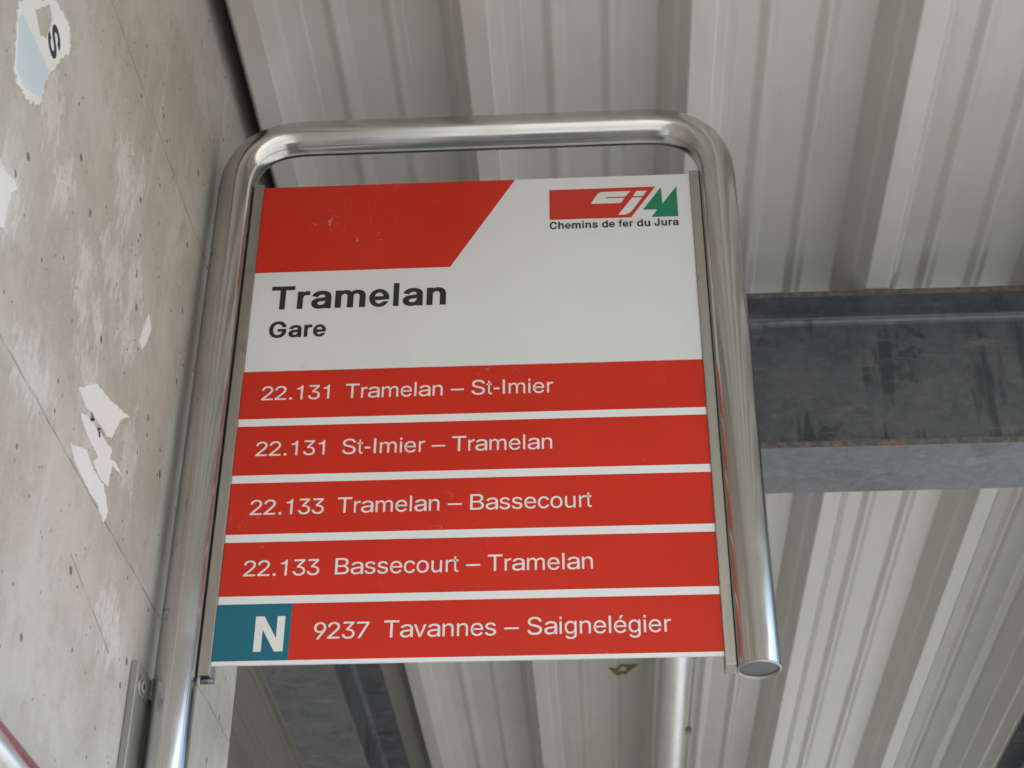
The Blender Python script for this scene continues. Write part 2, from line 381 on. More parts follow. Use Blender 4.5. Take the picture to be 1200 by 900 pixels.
# ---------------------------------------------------------------- lettering: grotesque letter outlines, 1000 units to the em
def load_glyphs(txt):
    d = {' ': (278, [])}
    for line in txt.strip('\n').split('\n'):
        ch, w, ps = line.split('|')
        d[ch] = (int(w), [[tuple(map(float, p.split(','))) for p in s.split(' ')] for s in ps.split(';')])
    return d
REGULAR = """
.|278|87,0 191,0 191,106 87,106
-|333|44,232 289,232 289,322 44,322
–|556|0,240 556,240 556,313 0,313
1|556|359,0 359,703 297,703 287,669 272,640 250,616 222,596 188,582 147,572 101,568 101,505 273,505 273,0
2|556|26,0 26,65 278,312 305,338 328,363 349,385 366,406 380,426 391,445 399,465 403,485 405,507 403,530 397,552 386,571 372,587 355,601 335,612 313,620 289,625 262,627 234,625 209,619 186,610 167,598 150,582 137,564 127,543 121,519 119,493 29,493 32,533 42,570 59,603 82,632 110,657 143,677 180,691 221,700 264,703 308,700 347,692 384,677 416,658 443,635 465,607 482,576 492,543 495,508 493,482 488,458 480,433 468,408 450,381 428,353 401,321 367,285 326,245 157,82 157,77 507,77 507,0
3|556|277,-19 235,-16 196,-9 158,4 125,22 95,44 71,71 52,102 40,137 34,175 126,175 130,152 138,131 150,112 165,97 183,84 204,74 227,66 252,62 278,60 307,62 333,67 357,76 379,87 397,102 413,121 424,142 431,166 433,193 431,219 425,243 414,265 400,286 381,303 357,318 328,329 294,335 254,337 192,337 192,409 375,618 375,624 70,624 70,703 493,703 493,636 268,380 268,395 318,397 363,391 404,377 439,357 468,332 491,302 508,268 519,232 522,193 519,153 508,117 491,83 467,53 438,28 404,8 366,-7 323,-16
7|556|89,0 423,606 423,611 37,611 37,688 523,688 523,607 189,0
9|556|278,703 322,700 363,690 400,673 433,650 461,622 484,589 500,552 511,511 514,467 511,432 504,396 490,359 471,318 443,270 407,217 241,-19 139,-19 387,328 396,328 388,315 378,302 367,291 354,280 339,271 322,264 305,258 286,255 266,254 223,257 184,266 149,281 118,301 92,327 70,358 55,392 45,431 42,473 45,516 56,556 73,592 96,624 124,651 157,673 194,690 234,700;278,626 251,623 226,617 202,606 182,591 165,573 150,551 140,527 134,501 132,473 134,445 140,419 150,395 165,374 182,356 202,341 226,331 251,324 278,322 305,324 331,330 354,341 375,355 392,373 406,394 416,418 423,444 425,472 423,500 416,527 406,551 392,573 375,591 354,606 331,617 306,623
B|667|74,0 74,718 354,718 405,715 450,707 489,692 522,673 549,651 570,624 585,594 593,562 596,528 594,499 589,474 579,452 566,433 550,417 532,404 512,393 490,383 468,376 468,370 493,366 518,359 542,346 565,330 586,310 603,287 616,259 624,228 627,192 624,157 615,124 600,94 578,67 549,44 514,25 471,11 420,3 362,0;174,80 359,80 415,84 459,95 491,113 513,136 526,162 530,193 528,216 522,239 510,259 495,278 476,294 453,308 427,318 398,324 365,326 174,326;174,403 349,403 377,405 403,410 426,418 448,430 466,444 481,461 492,480 498,502 500,525 496,555 484,582 464,605 436,623 398,634 352,638 174,638
I|278|91,0 188,0 188,718 91,718
S|667|335,-19 281,-16 231,-7 187,7 148,27 115,51 89,80 68,114 55,150 49,191 151,191 156,164 166,141 180,120 199,103 221,89 247,78 275,71 304,66 335,65 370,66 402,72 431,81 457,93 480,108 498,126 512,147 520,170 523,195 521,216 514,236 502,252 487,266 468,278 446,289 422,298 396,307 368,314 273,339 213,358 163,382 123,411 94,445 76,485 70,531 74,570 86,607 106,639 132,668 164,692 202,711 245,726 291,734 340,737 390,734 436,726 478,711 515,692 546,668 572,641 591,609 603,575 608,539 510,539 502,573 484,601 456,624 422,641 382,651 337,655 305,653 275,648 248,639 224,628 205,613 189,597 177,578 170,557 168,535 170,512 178,492 192,475 209,460 229,448 251,438 274,430 296,422 318,417 398,396 421,390 445,383 471,374 496,363 520,351 543,336 565,320 583,300 599,279 611,254 618,225 620,194 616,155 605,119 586,85 560,55 528,30 489,9 443,-7 392,-16
T|611|258,0 352,0 352,633 597,633 597,718 14,718 14,633 258,633
a|556|245,-15 207,-13 172,-7 139,4 110,19 85,37 64,60 48,86 39,116 36,149 38,178 45,203 57,224 72,241 90,256 112,269 136,279 162,287 189,293 217,299 246,303 274,306 364,316 385,319 402,323 415,328 424,334 430,344 431,355 431,358 430,379 425,398 417,415 406,429 392,441 374,450 353,457 329,461 303,463 275,461 250,457 228,451 208,442 191,432 177,420 165,408 155,395 148,382 53,407 69,437 90,463 114,484 141,501 170,515 201,525 234,532 267,537 300,538 323,537 347,535 372,531 398,525 424,516 448,504 470,489 490,470 507,448 520,420 527,388 530,351 530,-3 433,-3 433,70 426,70 418,57 407,45 393,32 377,19 357,8 334,-2 308,-9 278,-14;262,61 297,63 328,69 355,80 378,93 397,110 412,128 423,148 429,169 431,191 431,264 426,260 417,256 406,253 392,250 377,247 360,244 310,238 270,233 247,230 225,226 204,220 184,213 168,204 154,193 143,180 137,164 135,145 137,127 142,112 151,99 164,87 179,78 196,71 216,65 238,62
c|500|265,-15 221,-11 180,0 142,20 110,46 82,78 60,116 43,160 33,208 30,261 33,314 43,363 60,406 82,445 110,477 142,503 180,523 221,534 265,538 290,537 314,533 337,528 359,520 379,510 398,498 416,484 432,468 446,450 458,430 468,409 475,387 395,365 391,379 385,392 378,404 370,415 361,425 351,434 339,442 326,449 313,454 298,458 282,460 265,461 233,458 205,449 181,433 160,413 144,389 131,360 122,329 116,296 114,261 116,226 122,193 131,162 144,134 160,110 181,89 205,74 233,65 265,62 282,63 298,65 313,69 327,75 340,81 352,90 362,99 372,110 380,121 387,134 393,147 397,161 477,141 469,117 460,96 448,76 433,57 418,41 400,27 381,14 360,4 338,-4 315,-10 291,-14
e|556|291,-15 242,-11 197,0 157,20 122,46 94,78 70,116 54,159 43,207 40,260 43,312 53,361 70,405 93,443 121,476 154,503 193,522 235,534 282,538 311,536 339,531 367,523 394,512 419,496 443,477 464,453 481,426 496,393 507,357 514,316 516,270 516,235 97,235 97,308 469,308 429,281 427,315 422,346 412,375 399,400 383,421 363,438 339,451 312,459 282,462 251,459 223,451 198,438 177,421 160,400 146,376 135,350 129,323 127,294 127,247 130,209 136,176 148,146 163,121 182,100 205,83 231,71 260,64 292,61 313,63 332,66 350,71 367,78 382,88 395,99 406,112 416,128 423,145 507,124 497,98 483,74 465,52 443,32 419,16 391,3 360,-7 327,-13
g|556|274,-220 238,-218 205,-213 175,-205 149,-193 125,-179 105,-163 88,-145 74,-125 62,-105 131,-64 139,-76 148,-88 159,-100 171,-112 186,-123 203,-132 223,-139 247,-143 274,-145 314,-141 348,-131 376,-113 398,-88 412,-55 416,-15 416,90 409,90 402,78 393,66 383,52 370,39 354,27 336,16 314,7 288,2 258,0 218,4 181,14 147,31 116,55 90,85 68,121 53,163 43,211 40,264 43,317 53,365 68,409 89,447 115,479 146,504 181,523 219,534 260,538 290,536 316,531 338,522 356,510 372,497 385,483 395,469 404,457 411,445 418,445 418,531 499,531 499,-19 496,-63 486,-101 469,-134 447,-161 419,-183 388,-199 353,-211 315,-218;272,77 301,80 328,87 351,100 371,117 388,139 401,165 410,195 416,229 417,266 416,303 410,337 401,367 388,394 372,417 352,436 328,450 302,458 272,461 241,458 214,449 191,435 170,415 154,392 141,365 132,335 126,302 124,266 126,230 132,197 141,167 154,141 171,119 191,101 215,88 241,80
i|222|67,0 155,0 155,523 67,523;67,614 155,614 155,718 67,718
l|222|67,0 155,0 155,718 67,718
m|833|65,0 65,528 148,528 148,411 142,411 150,438 162,462 177,482 193,499 212,513 232,524 253,532 275,536 298,538 334,534 366,522 393,503 414,477 430,446 440,411 428,411 436,435 447,458 462,478 480,496 500,510 523,522 548,531 574,536 601,538 631,536 659,529 686,518 709,502 730,482 746,458 759,428 766,394 769,355 769,0 684,0 684,353 680,388 669,416 651,436 628,449 603,458 576,460 553,459 533,454 514,445 498,434 484,421 474,404 466,386 461,366 460,344 460,0 374,0 374,362 371,390 361,413 345,433 323,448 298,457 270,460 250,459 230,454 212,446 194,435 180,420 167,403 158,382 152,359 150,332 150,0
n|556|150,317 150,0 65,0 65,531 148,531 148,402 135,402 153,446 176,481 204,507 236,524 271,535 310,538 344,536 376,528 404,516 429,498 450,476 468,449 481,417 488,379 491,336 491,0 406,0 406,329 402,368 391,400 373,426 349,445 320,457 285,461 261,459 238,453 216,444 197,431 181,415 168,396 158,373 152,347
o|556|278,-14 231,-10 189,1 151,21 117,47 89,79 66,117 49,161 38,209 35,261 38,314 49,363 66,407 89,445 117,477 151,503 189,523 231,534 278,538 324,534 367,523 405,503 439,477 468,445 491,407 507,363 518,314 521,261 518,209 507,161 491,117 468,79 439,47 405,21 367,1 324,-10;278,63 311,66 341,75 366,90 387,110 404,135 417,163 427,194 433,226 434,261 433,296 427,329 417,360 404,389 387,413 366,434 341,449 311,458 278,461 244,458 215,449 190,434 169,413 152,389 139,361 130,329 124,296 122,261 124,226 130,194 139,163 152,135 169,110 190,90 215,75 244,66
r|333|77,0 77,530 156,530 156,449 161,449 173,474 189,495 210,513 235,527 262,535 291,538 313,538 332,537 332,451 314,454 304,455 294,455 283,455 260,454 239,449 219,440 202,428 187,414 175,396 166,377 160,355 159,331 159,0
s|500|246,-15 209,-13 175,-8 144,1 116,14 91,30 70,50 53,73 40,100 32,129 117,147 127,120 142,98 161,81 185,70 213,63 245,60 281,63 312,71 337,84 356,101 368,120 372,141 369,159 363,174 351,188 335,199 315,208 290,215 198,236 152,250 115,268 86,290 65,316 53,347 48,382 51,412 60,439 75,463 95,485 119,503 148,518 181,529 216,536 253,538 290,536 322,531 351,521 376,508 398,493 417,474 432,453 444,430 454,405 372,387 363,406 351,425 335,441 314,454 287,462 254,465 223,462 195,455 171,443 153,427 142,408 139,387 141,368 149,352 161,339 179,328 202,318 231,311 315,291 362,278 399,260 428,238 448,212 460,181 464,147 461,116 452,88 437,63 416,40 390,21 360,6 325,-6 287,-13
t|278|246,538 246,464 14,464 14,538;83,669 155,669 155,138 156,116 160,99 166,86 176,77 190,72 207,70 224,71 244,75 257,1 249,-1 241,-3 232,-5 223,-6 214,-7 204,-7 169,-3 139,9 115,29 97,57 86,90 83,131
u|556|247,-15 213,-13 182,-5 154,7 129,25 108,47 91,74 78,107 71,144 68,187 68,523 152,523 152,194 156,155 167,123 185,97 209,78 238,66 272,62 296,64 319,70 340,79 358,92 374,108 387,128 397,151 403,177 405,206 405,523 489,523 489,-8 407,-8 407,121 420,121 401,76 378,41 351,16 319,-1 285,-12
v|500|206,0 8,523 99,523 210,214 221,182 231,151 240,120 248,89 257,59 265,29 236,29 245,59 253,89 261,120 270,151 280,182 290,214 401,523 492,523 294,0
é|556|291,-15 242,-11 197,0 157,19 122,45 94,77 70,115 54,158 43,205 40,257 43,309 53,357 70,400 93,439 121,471 154,497 193,517 235,528 282,532 311,531 339,526 367,518 394,506 419,491 443,472 464,448 481,421 496,389 507,353 514,312 516,267 516,232 97,232 97,304 469,304 429,278 427,312 422,343 412,371 399,396 383,417 363,434 339,446 312,454 282,457 251,454 223,446 198,433 177,416 160,396 146,372 135,346 129,319 127,291 127,244 130,207 136,174 148,144 163,119 182,99 205,82 231,70 260,63 292,61 313,62 332,65 350,70 367,77 382,86 395,98 406,111 416,126 423,143 507,123 497,97 483,73 465,51 443,32 419,16 391,3 360,-7 327,-13;242,594 309,734 406,734 312,594
"""
BOLD = """
C|722|373,-19 313,-14 256,2 203,28 157,63 117,107 86,160 67,204 54,252 47,304 44,359 47,414 54,465 67,513 86,558 117,610 157,655 203,690 256,716 313,732 373,737 410,735 445,730 479,721 512,708 542,691 570,672 596,649 618,622 638,593 654,562 666,527 684,462 531,462 519,501 512,519 504,536 494,551 483,564 471,575 457,585 442,593 426,600 409,604 392,607 374,608 341,605 311,595 283,580 258,558 237,531 219,497 206,457 197,411 195,359 197,306 206,260 219,221 237,187 259,160 283,138 311,123 341,113 374,110 392,111 409,114 426,118 442,125 457,133 471,143 483,154 494,168 504,182 512,199 519,217 531,256 684,256 667,191 654,157 638,125 619,96 596,70 571,47 542,27 512,11 480,-2 446,-12 410,-17
G|778|389,-19 324,-14 264,2 209,28 160,64 119,108 87,160 68,205 55,253 47,304 44,359 47,414 55,465 68,513 87,558 119,610 160,654 208,690 262,716 321,732 384,737 423,735 461,729 498,720 532,706 564,689 594,669 621,646 644,620 664,591 681,560 694,526 713,463 553,463 537,499 529,517 520,534 510,549 498,562 486,574 472,584 457,592 441,599 424,604 405,607 385,608 351,605 321,595 293,580 267,559 245,531 227,497 212,457 204,411 201,359 204,306 213,260 227,221 246,187 268,160 294,138 323,123 354,113 389,110 421,113 450,120 475,132 497,148 515,168 531,193 542,221 549,253 551,276 373,260 373,385 708,385 708,285 704,227 690,174 667,125 636,83 597,47 552,19 502,-2 448,-15
J|556|253,-18 191,-12 135,8 87,41 50,87 29,144 22,208 22,269 174,269 174,210 177,176 184,150 196,131 211,117 230,108 253,105 277,108 295,117 310,131 322,150 329,176 332,210 332,718 484,718 484,208 477,144 456,87 419,41 371,8 316,-12
N|722|69,0 222,0 222,450 484,0 654,0 654,718 501,718 501,268 239,718 69,718
T|611|236,0 376,0 376,596 598,596 598,718 14,718 14,596 236,596
a|556|245,-14 208,-12 173,-5 139,6 108,21 81,41 59,66 42,95 32,127 29,161 31,192 39,219 52,243 69,263 90,279 113,293 137,303 163,312 189,318 215,323 240,327 266,331 343,340 358,342 368,345 372,347 370,348 369,349 369,355 369,355 368,372 365,386 361,397 356,406 349,414 340,420 328,425 313,428 295,430 275,428 259,425 245,420 232,414 222,406 213,397 206,388 200,379 182,350 29,386 63,441 83,468 108,490 136,508 166,523 197,533 229,540 261,545 292,546 315,545 338,543 363,539 389,532 415,523 440,511 464,495 485,474 503,450 517,420 525,387 527,349 527,-3 371,-3 371,17 360,10 336,0 308,-8 278,-12;259,103 284,105 305,109 322,117 336,128 348,140 357,154 364,169 368,185 369,202 369,219 421,245 407,240 394,236 380,233 366,230 350,227 306,221 272,217 254,214 237,210 222,206 210,200 201,194 195,187 191,180 188,170 187,157 188,146 191,137 194,129 199,122 207,115 217,110 229,106 243,104
d|611|282,-14 236,-10 193,2 153,22 118,49 89,83 65,123 48,167 38,217 35,271 38,324 48,373 66,418 89,458 118,491 153,518 193,538 237,550 283,553 317,551 348,545 375,535 397,523 401,520 401,718 551,718 551,-3 404,-3 404,23 396,17 374,4 347,-6 317,-12;295,106 317,108 336,115 352,125 366,140 378,159 388,181 396,208 401,238 402,271 401,305 396,334 388,360 379,382 367,400 352,415 336,425 318,432 295,434 272,432 253,425 237,414 222,399 210,381 200,358 193,332 188,303 187,271 188,239 193,210 201,183 211,160 223,141 238,126 254,115 273,108
e|556|527,222 168,222 169,224 174,195 183,168 196,144 211,124 229,109 250,98 271,93 292,94 313,101 332,113 350,130 365,151 509,161 489,118 463,80 432,47 396,20 357,1 315,-11 272,-14 229,-9 187,4 148,24 113,52 82,86 57,125 39,168 27,214 23,262 26,310 36,356 54,400 78,440 107,475 142,504 180,526 222,540 264,546 308,544 350,533 390,515 426,490 458,458 485,420 506,378 520,333 526,286;379,318 376,344 369,368 356,390 339,409 320,423 297,431 274,434 251,431 228,423 209,409 192,390 179,368 172,344 169,318
f|333|297,533 297,421 10,421 10,533;87,0 87,579 90,608 96,636 108,660 123,681 140,698 160,711 182,720 204,725 226,727 242,727 256,725 268,723 279,720 287,717 318,707 287,597 249,608 246,609 241,609 235,609 222,608 216,604 212,599 210,591 207,578 206,560 206,0
h|611|218,322 218,0 65,0 65,718 218,718 218,522 251,539 292,550 336,554 374,551 411,544 444,530 475,511 500,487 520,457 535,423 543,384 546,341 546,0 393,0 393,333 390,365 383,390 371,409 356,423 337,431 312,434 294,433 278,428 263,422 250,412 240,400 231,385 224,368 220,347
i|278|69,0 209,0 209,532 69,532;69,605 209,605 209,725 69,725
l|278|69,0 209,0 209,718 69,718
m|889|64,0 64,537 217,537 217,514 224,519 249,531 274,539 301,544 329,546 372,542 412,529 446,507 466,486 484,501 508,517 535,529 563,539 594,544 626,546 660,544 694,537 725,525 754,508 779,486 800,459 815,428 823,393 826,354 826,0 671,0 671,350 668,378 661,397 652,410 637,420 620,426 600,428 584,427 570,423 558,417 548,409 539,399 532,388 527,375 524,360 523,342 523,0 367,0 367,358 365,379 359,395 350,409 336,419 321,426 300,428 287,427 273,423 261,417 249,409 240,399 231,386 225,371 221,353 219,330 219,0
n|611|218,317 218,0 65,0 65,539 215,539 215,513 251,531 292,542 336,546 374,543 411,536 444,522 474,504 500,480 520,451 535,417 543,378 546,336 546,0 393,0 393,328 390,360 383,384 371,403 356,417 337,425 312,428 294,426 278,422 263,415 250,406 240,394 231,380 224,362 220,342
r|389|64,0 64,539 206,539 206,519 206,519 235,534 267,543 300,546 323,546 373,544 373,415 318,422 311,422 302,423 294,423 277,422 262,418 248,411 236,403 227,392 219,380 213,365 210,349 208,330 208,0
s|556|276,-14 238,-12 201,-7 167,3 136,16 108,33 84,54 64,79 49,108 30,161 179,186 197,145 206,129 217,118 232,110 252,104 275,103 303,105 325,111 341,120 352,132 357,143 358,155 357,165 355,173 350,180 342,188 329,195 308,200 222,220 175,233 133,252 99,276 74,305 59,340 54,378 58,410 68,440 86,467 110,491 138,510 170,526 205,537 243,544 283,546 321,544 357,538 389,529 418,515 444,498 465,478 482,456 496,432 519,382 373,356 355,390 347,403 336,415 324,424 308,430 284,432 261,430 242,424 227,415 218,405 213,394 212,382 213,372 215,363 220,356 230,348 247,341 271,334 351,316 398,303 440,284 473,260 498,231 513,197 518,159 514,127 503,96 485,68 461,44 432,23 398,7 360,-5 320,-12
u|611|276,-14 237,-11 201,-4 168,9 138,28 112,52 92,82 77,116 69,154 66,196 66,532 218,532 218,204 221,172 229,148 240,129 255,116 274,107 300,104 317,106 333,110 348,117 360,126 371,138 380,153 387,170 391,191 393,215 393,532 545,532 545,-7 395,-7 395,18 359,0 318,-10
S|667|337,-19 284,-16 235,-7 190,7 149,28 115,54 86,84 65,119 51,158 39,225 203,225 212,183 218,166 227,151 238,138 253,127 271,119 291,112 314,109 337,107 364,109 388,113 410,121 428,130 443,142 455,156 463,171 468,187 469,205 468,220 465,233 459,243 450,253 438,263 422,271 402,280 381,287 357,294 271,317 214,336 164,360 122,390 89,427 70,471 63,520 68,562 80,600 102,635 130,666 164,691 203,711 247,725 293,734 342,737 391,734 438,725 480,711 519,691 552,666 579,637 600,603 613,567 623,503 466,503 453,550 442,571 425,588 401,601 373,609 339,612 314,611 293,606 274,599 258,590 245,580 236,568 229,554 225,540 224,524 225,508 229,495 236,484 247,473 260,463 277,455 295,448 313,441 331,436 403,417 425,411 448,404 473,395 498,384 522,372 546,357 568,339 588,319 605,295 619,268 626,237 629,204 625,163 613,125 593,90 565,58 531,31 490,9 444,-6 393,-16
4|556|27,138 27,236 283,710 429,710 183,258 526,258 526,138;311,0 311,181 311,214 311,461 444,461 444,0
7|556|49,0 358,580 25,580 25,698 528,698 528,593 217,0
"""
def flat_mesh(polys, to_world, thick, lift_axis, cuts=()):
    """fills 2D outlines (holes by even-odd) and maps them onto a surface as a thin film with real thickness"""
    cu = bpy.data.curves.new('outline', 'CURVE'); cu.dimensions = '2D'; cu.fill_mode = 'FRONT'
    for P in polys:
        s = cu.splines.new('POLY'); s.points.add(len(P) - 1); s.use_cyclic_u = True
        for q, (x, y) in zip(s.points, P): q.co = (x, y, 0, 1)
    o = bpy.data.objects.new('outline', cu); COL.objects.link(o)
    bpy.context.view_layer.update()
    me = bpy.data.meshes.new_from_object(o.evaluated_get(bpy.context.evaluated_depsgraph_get()))
    bpy.data.objects.remove(o); bpy.data.curves.remove(cu)
    bm = bmesh.new(); bm.from_mesh(me); bpy.data.meshes.remove(me)
    bmesh.ops.remove_doubles(bm, verts=bm.verts[:], dist=1e-7)
    for cx in cuts: bmesh.ops.bisect_plane(bm, geom=bm.verts[:] + bm.edges[:] + bm.faces[:], plane_co=(cx, 0, 0), plane_no=(1, 0, 0))
    r = bmesh.ops.extrude_face_region(bm, geom=bm.faces[:])
    top = [e for e in r['geom'] if isinstance(e, bmesh.types.BMVert)]
    tops = set(top)
    for v in bm.verts:
        x, y = v.co.x, v.co.y
        w = Vector(to_world(x, y))
        v.co = w + Vector(lift_axis) * (thick if v in tops else 0.0)
    bmesh.ops.recalc_face_normals(bm, faces=bm.faces[:])
    return bm
def word_polys(G, text, x0, x1, base, cap):
    """outlines of a line of text, its ink running from x0 to x1 (mm), cap height in mm"""
    k = cap / 718.0; pen = 0; out = []
    for ch in text:
        w, ps = G[ch]
        for P in ps: out.append([(pen + x, y) for x, y in P])
        pen += w
    a = min(p[0] for P in out for p in P); b = max(p[0] for P in out for p in P)
    f = (x1 - x0) / (b - a)
    return [[(x0 + (x - a) * f, base + y * k) for x, y in P] for P in out]

# ---------------------------------------------------------------- ground
bm = bmesh.new()
bmesh.ops.create_grid(bm, x_segments=8, y_segments=8, size=120)
g = obj('ground', bm, M['ground']); g['kind'] = 'structure'

# ---------------------------------------------------------------- canopy roof: trapezoidal sheet, 275 mm pitch, 80 mm deep
ZC = CAM_Z + 1.456
PITCH = .2735
E0 = -.143
CELL = [(0, 0), (.032, 0), (.045, .030), (.050, .034), (.067, .080), (.0945, .080), (.105, .0725), (.1105, .0725), (.121, .080),
        (.1675, .080), (.178, .0725), (.1835, .0725), (.194, .080), (.240, .080), (.257, .034), (.262, .030)]
def sheet_profile(xa, xb):
    pts = []
    for n in range(-9, 12):
        for x, z in CELL: pts.append((E0 + n * PITCH + x, ZC + z))
    out = []
    for (p, q) in zip(pts, pts[1:]):
        for X in (xa, xb):
            if p[0] < X < q[0]: out.append((X, p[1] + (q[1] - p[1]) * (X - p[0]) / (q[0] - p[0])))
        if xa < q[0] < xb: out.append(q)
    return out
def sheet(bm, xa, xb, ya, yb):
    P = sheet_profile(xa, xb)
    # round every fold with a short chamfer so that it catches light
    Q = [P[0]]
    for a, b, c in zip(P, P[1:], P[2:]):
        b_ = Vector(b); d1 = (Vector(a) - b_); d2 = (Vector(c) - b_)
        r = min(.0022, d1.length * .3, d2.length * .3)
        p1 = b_ + d1.normalized() * r; p2 = b_ + d2.normalized() * r
        Q += [tuple(p1), tuple((p1 + p2) / 2 * .6 + b_ * .4), tuple(p2)]
    Q.append(P[-1])
    ys = [ya + (yb - ya) * i / 16 for i in range(17)]
    rows = [[bm.verts.new((x, y, z)) for x, z in Q] for y in ys]
    for A, B in zip(rows, rows[1:]):
        for i in range(len(Q) - 1): bm.faces.new((A[i], A[i + 1], B[i + 1], B[i]))
    bmesh.ops.recalc_face_normals(bm, faces=bm.faces[:])
roof = thing('canopy_roof', (.6, 2.2, ZC), 'ribbed off-white sheet metal canopy roof seen from below above the stop sign', 'roof')
WX = -.444
CAN_R, CAN_F, CAN_B = 1.75, -2.8, 8.0
bm = bmesh.new(); sheet(bm, -.4280, CAN_R, CAN_F, CAN_B)
obj('ceiling_sheet', bm, M['sheet'], roof)
bm = bmesh.new(); sheet(bm, -1.9, -.4285, 1.875, CAN_B)
obj('ceiling_sheet', bm, M['sheet'], roof)
bm = bmesh.new(); box(bm, -1.95, CAN_R + .02, CAN_F - .02, CAN_B + .02, ZC + .088, ZC + .25)
obj('roof_board', bm, M['deck'], roof)
# olive stamp printed on the sheet
def sheet_z(x):
    u = (x - E0) % PITCH
    C = CELL + [(PITCH, 0)]
    for (x0, z0), (x1, z1) in zip(C, C[1:]):
        if x0 <= u <= x1: return ZC + z0 + (z1 - z0) * (u - x0) / (x1 - x0)
def stamp_w(x, y): return (x, y, sheet_z(x) - .0006)
outer = [(.020, 3.470), (.046, 3.445), (.060, 3.452), (.088, 3.450), (.060, 3.505), (.046, 3.500)]
inner = [(.040, 3.474), (.050, 3.461), (.064, 3.468), (.056, 3.489)]
o = obj('paint_stamp', flat_mesh([outer, inner], stamp_w, .0005, (0, 0, -1), [E0 + n * PITCH + c[0] for n in (0, 1) for c in CELL]), M['stamp'], roof)

# ---------------------------------------------------------------- concrete wall
LW = -.93      # unseen setback, added past the wall end to darken the left side
wall_bm = prism(bmesh.new(), [(WX - 1.1, -1.6), (WX, -1.6), (WX, 1.866), (LW, 1.866), (LW, 4.6), (.45, 4.6), (.45, 4.8), (LW - .2, 4.8), (LW - .2, 1.6), (WX - 1.1, 1.6)], 'Z', 0, ZC + .085)  # unseen far return also added, to darken reflections in the roof sheet
corner = [e for e in wall_bm.edges if all(abs(v.co.x - WX) < 1e-4 and abs(v.co.y - 1.866) < 1e-4 for v in e.verts)]
bmesh.ops.bevel(wall_bm, geom=corner, offset=.006, segments=2, affect='EDGES', profile=.5)
wall = tag(obj('concrete_wall', wall_bm, M['concrete'], loc=(WX, 0, 0)), 'bare grey concrete wall with air holes and glue marks left of the sign', 'wall')

# ---------------------------------------------------------------- steel beams
BB = CAM_Z + 1.1867; BT = ZC - .003; TF = .0095; TW = .007
def i_profile(c, b=.125):
    h = b / 2; w = TW / 2; r = .011
    z0, z1, z2, z3 = BB, BB + TF, BT - TF, BT
    P = [(c - h, z0), (c + h, z0), (c + h, z1)]
    def arc(cx, cz, a0, a1): return [(cx + r * math.cos(math.radians(a0 + (a1 - a0) * k / 4)), cz + r * math.sin(math.radians(a0 + (a1 - a0) * k / 4))) for k in range(5)]
    P += arc(c + w + r, z1 + r, 270, 180) + arc(c + w + r, z2 - r, 180, 90)
    P += [(c + h, z2), (c + h, z3), (c - h, z3), (c - h, z2)]
    P += arc(c - w - r, z2 - r, 90, 0) + arc(c - w - r, z1 + r, 0, -90)
    P += [(c - h, z1)]
    return P
def beam(axis, c, a, b, label, group='galvanised beams under the roof'):
    loc = ((a + b) / 2, c, BB) if axis == 'X' else (c, (a + b) / 2, BB)
    t = thing('steel_beam', loc, label, 'beam', group)
    bm = prism(bmesh.new(), i_profile(c), axis, a, b)
    # rust sits on the narrow edges of the flanges
    for f in bm.faces:
        ctr = f.calc_center_median(); n = f.normal
        off = ctr.y - c if axis == 'X' else ctr.x - c
        if abs(abs(off) - .0625) < .001: f.material_index = 1
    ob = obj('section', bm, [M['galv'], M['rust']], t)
    return t
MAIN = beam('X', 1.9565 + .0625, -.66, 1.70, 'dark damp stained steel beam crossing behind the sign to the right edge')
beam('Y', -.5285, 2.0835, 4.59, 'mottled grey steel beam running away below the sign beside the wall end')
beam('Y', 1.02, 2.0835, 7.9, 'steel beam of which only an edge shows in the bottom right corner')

# ---------------------------------------------------------------- pipe under the roof
pp = thing('roof_pipe', (.153, 2.09, CAM_Z + 1.417), 'bright round metal pipe running under the roof, seen below the sign', 'pipe')
bm = tube(bmesh.new(), [(.153, 2.084 + .357 * i, CAM_Z + 1.417) for i in range(8)], .036, 40)
obj('pipe', bm, M['zinc'], pp)
for y in (3.14, 3.55, 4.4):
    bm = bmesh.new()
    box(bm, .1885, .2045, y, y + .012, CAM_Z + 1.412, CAM_Z + 1.4245, bev=.001)
    obj('pipe_clip', bm, M['plate'], pp)
bm = tube(bmesh.new(), [(.2, 2.09 + .2 * i, CAM_Z + 1.428 + .0012 * math.sin(i * 1.7)) for i in range(13)], .0035, 12)
tag(obj('cable', bm, M['alu'], loc=(.2, 2.09, CAM_Z + 1.428)), 'thin light cable clipped along the right side of the roof pipe', 'cable')

# ---------------------------------------------------------------- the stop sign
PX, PY, PZ = -.37913, 1.47918, CAM_Z + 1.27484       # top left corner of the sign face
def S(u, v, d=0.0): return (PX + u / 1000, PY - d / 1000, PZ + v / 1000)   # mm on the face, d = mm proud of it
TR = .0212; TY = PY + .003
XL, XR = PX - .0343, PX + .5324; ZT = PZ + .0782; RB = .092
ZB = 1.45
sign = thing('stop_sign', (XL, TY, ZB), 'red and white railway stop sign in a bent steel tube frame on the wall', 'sign')
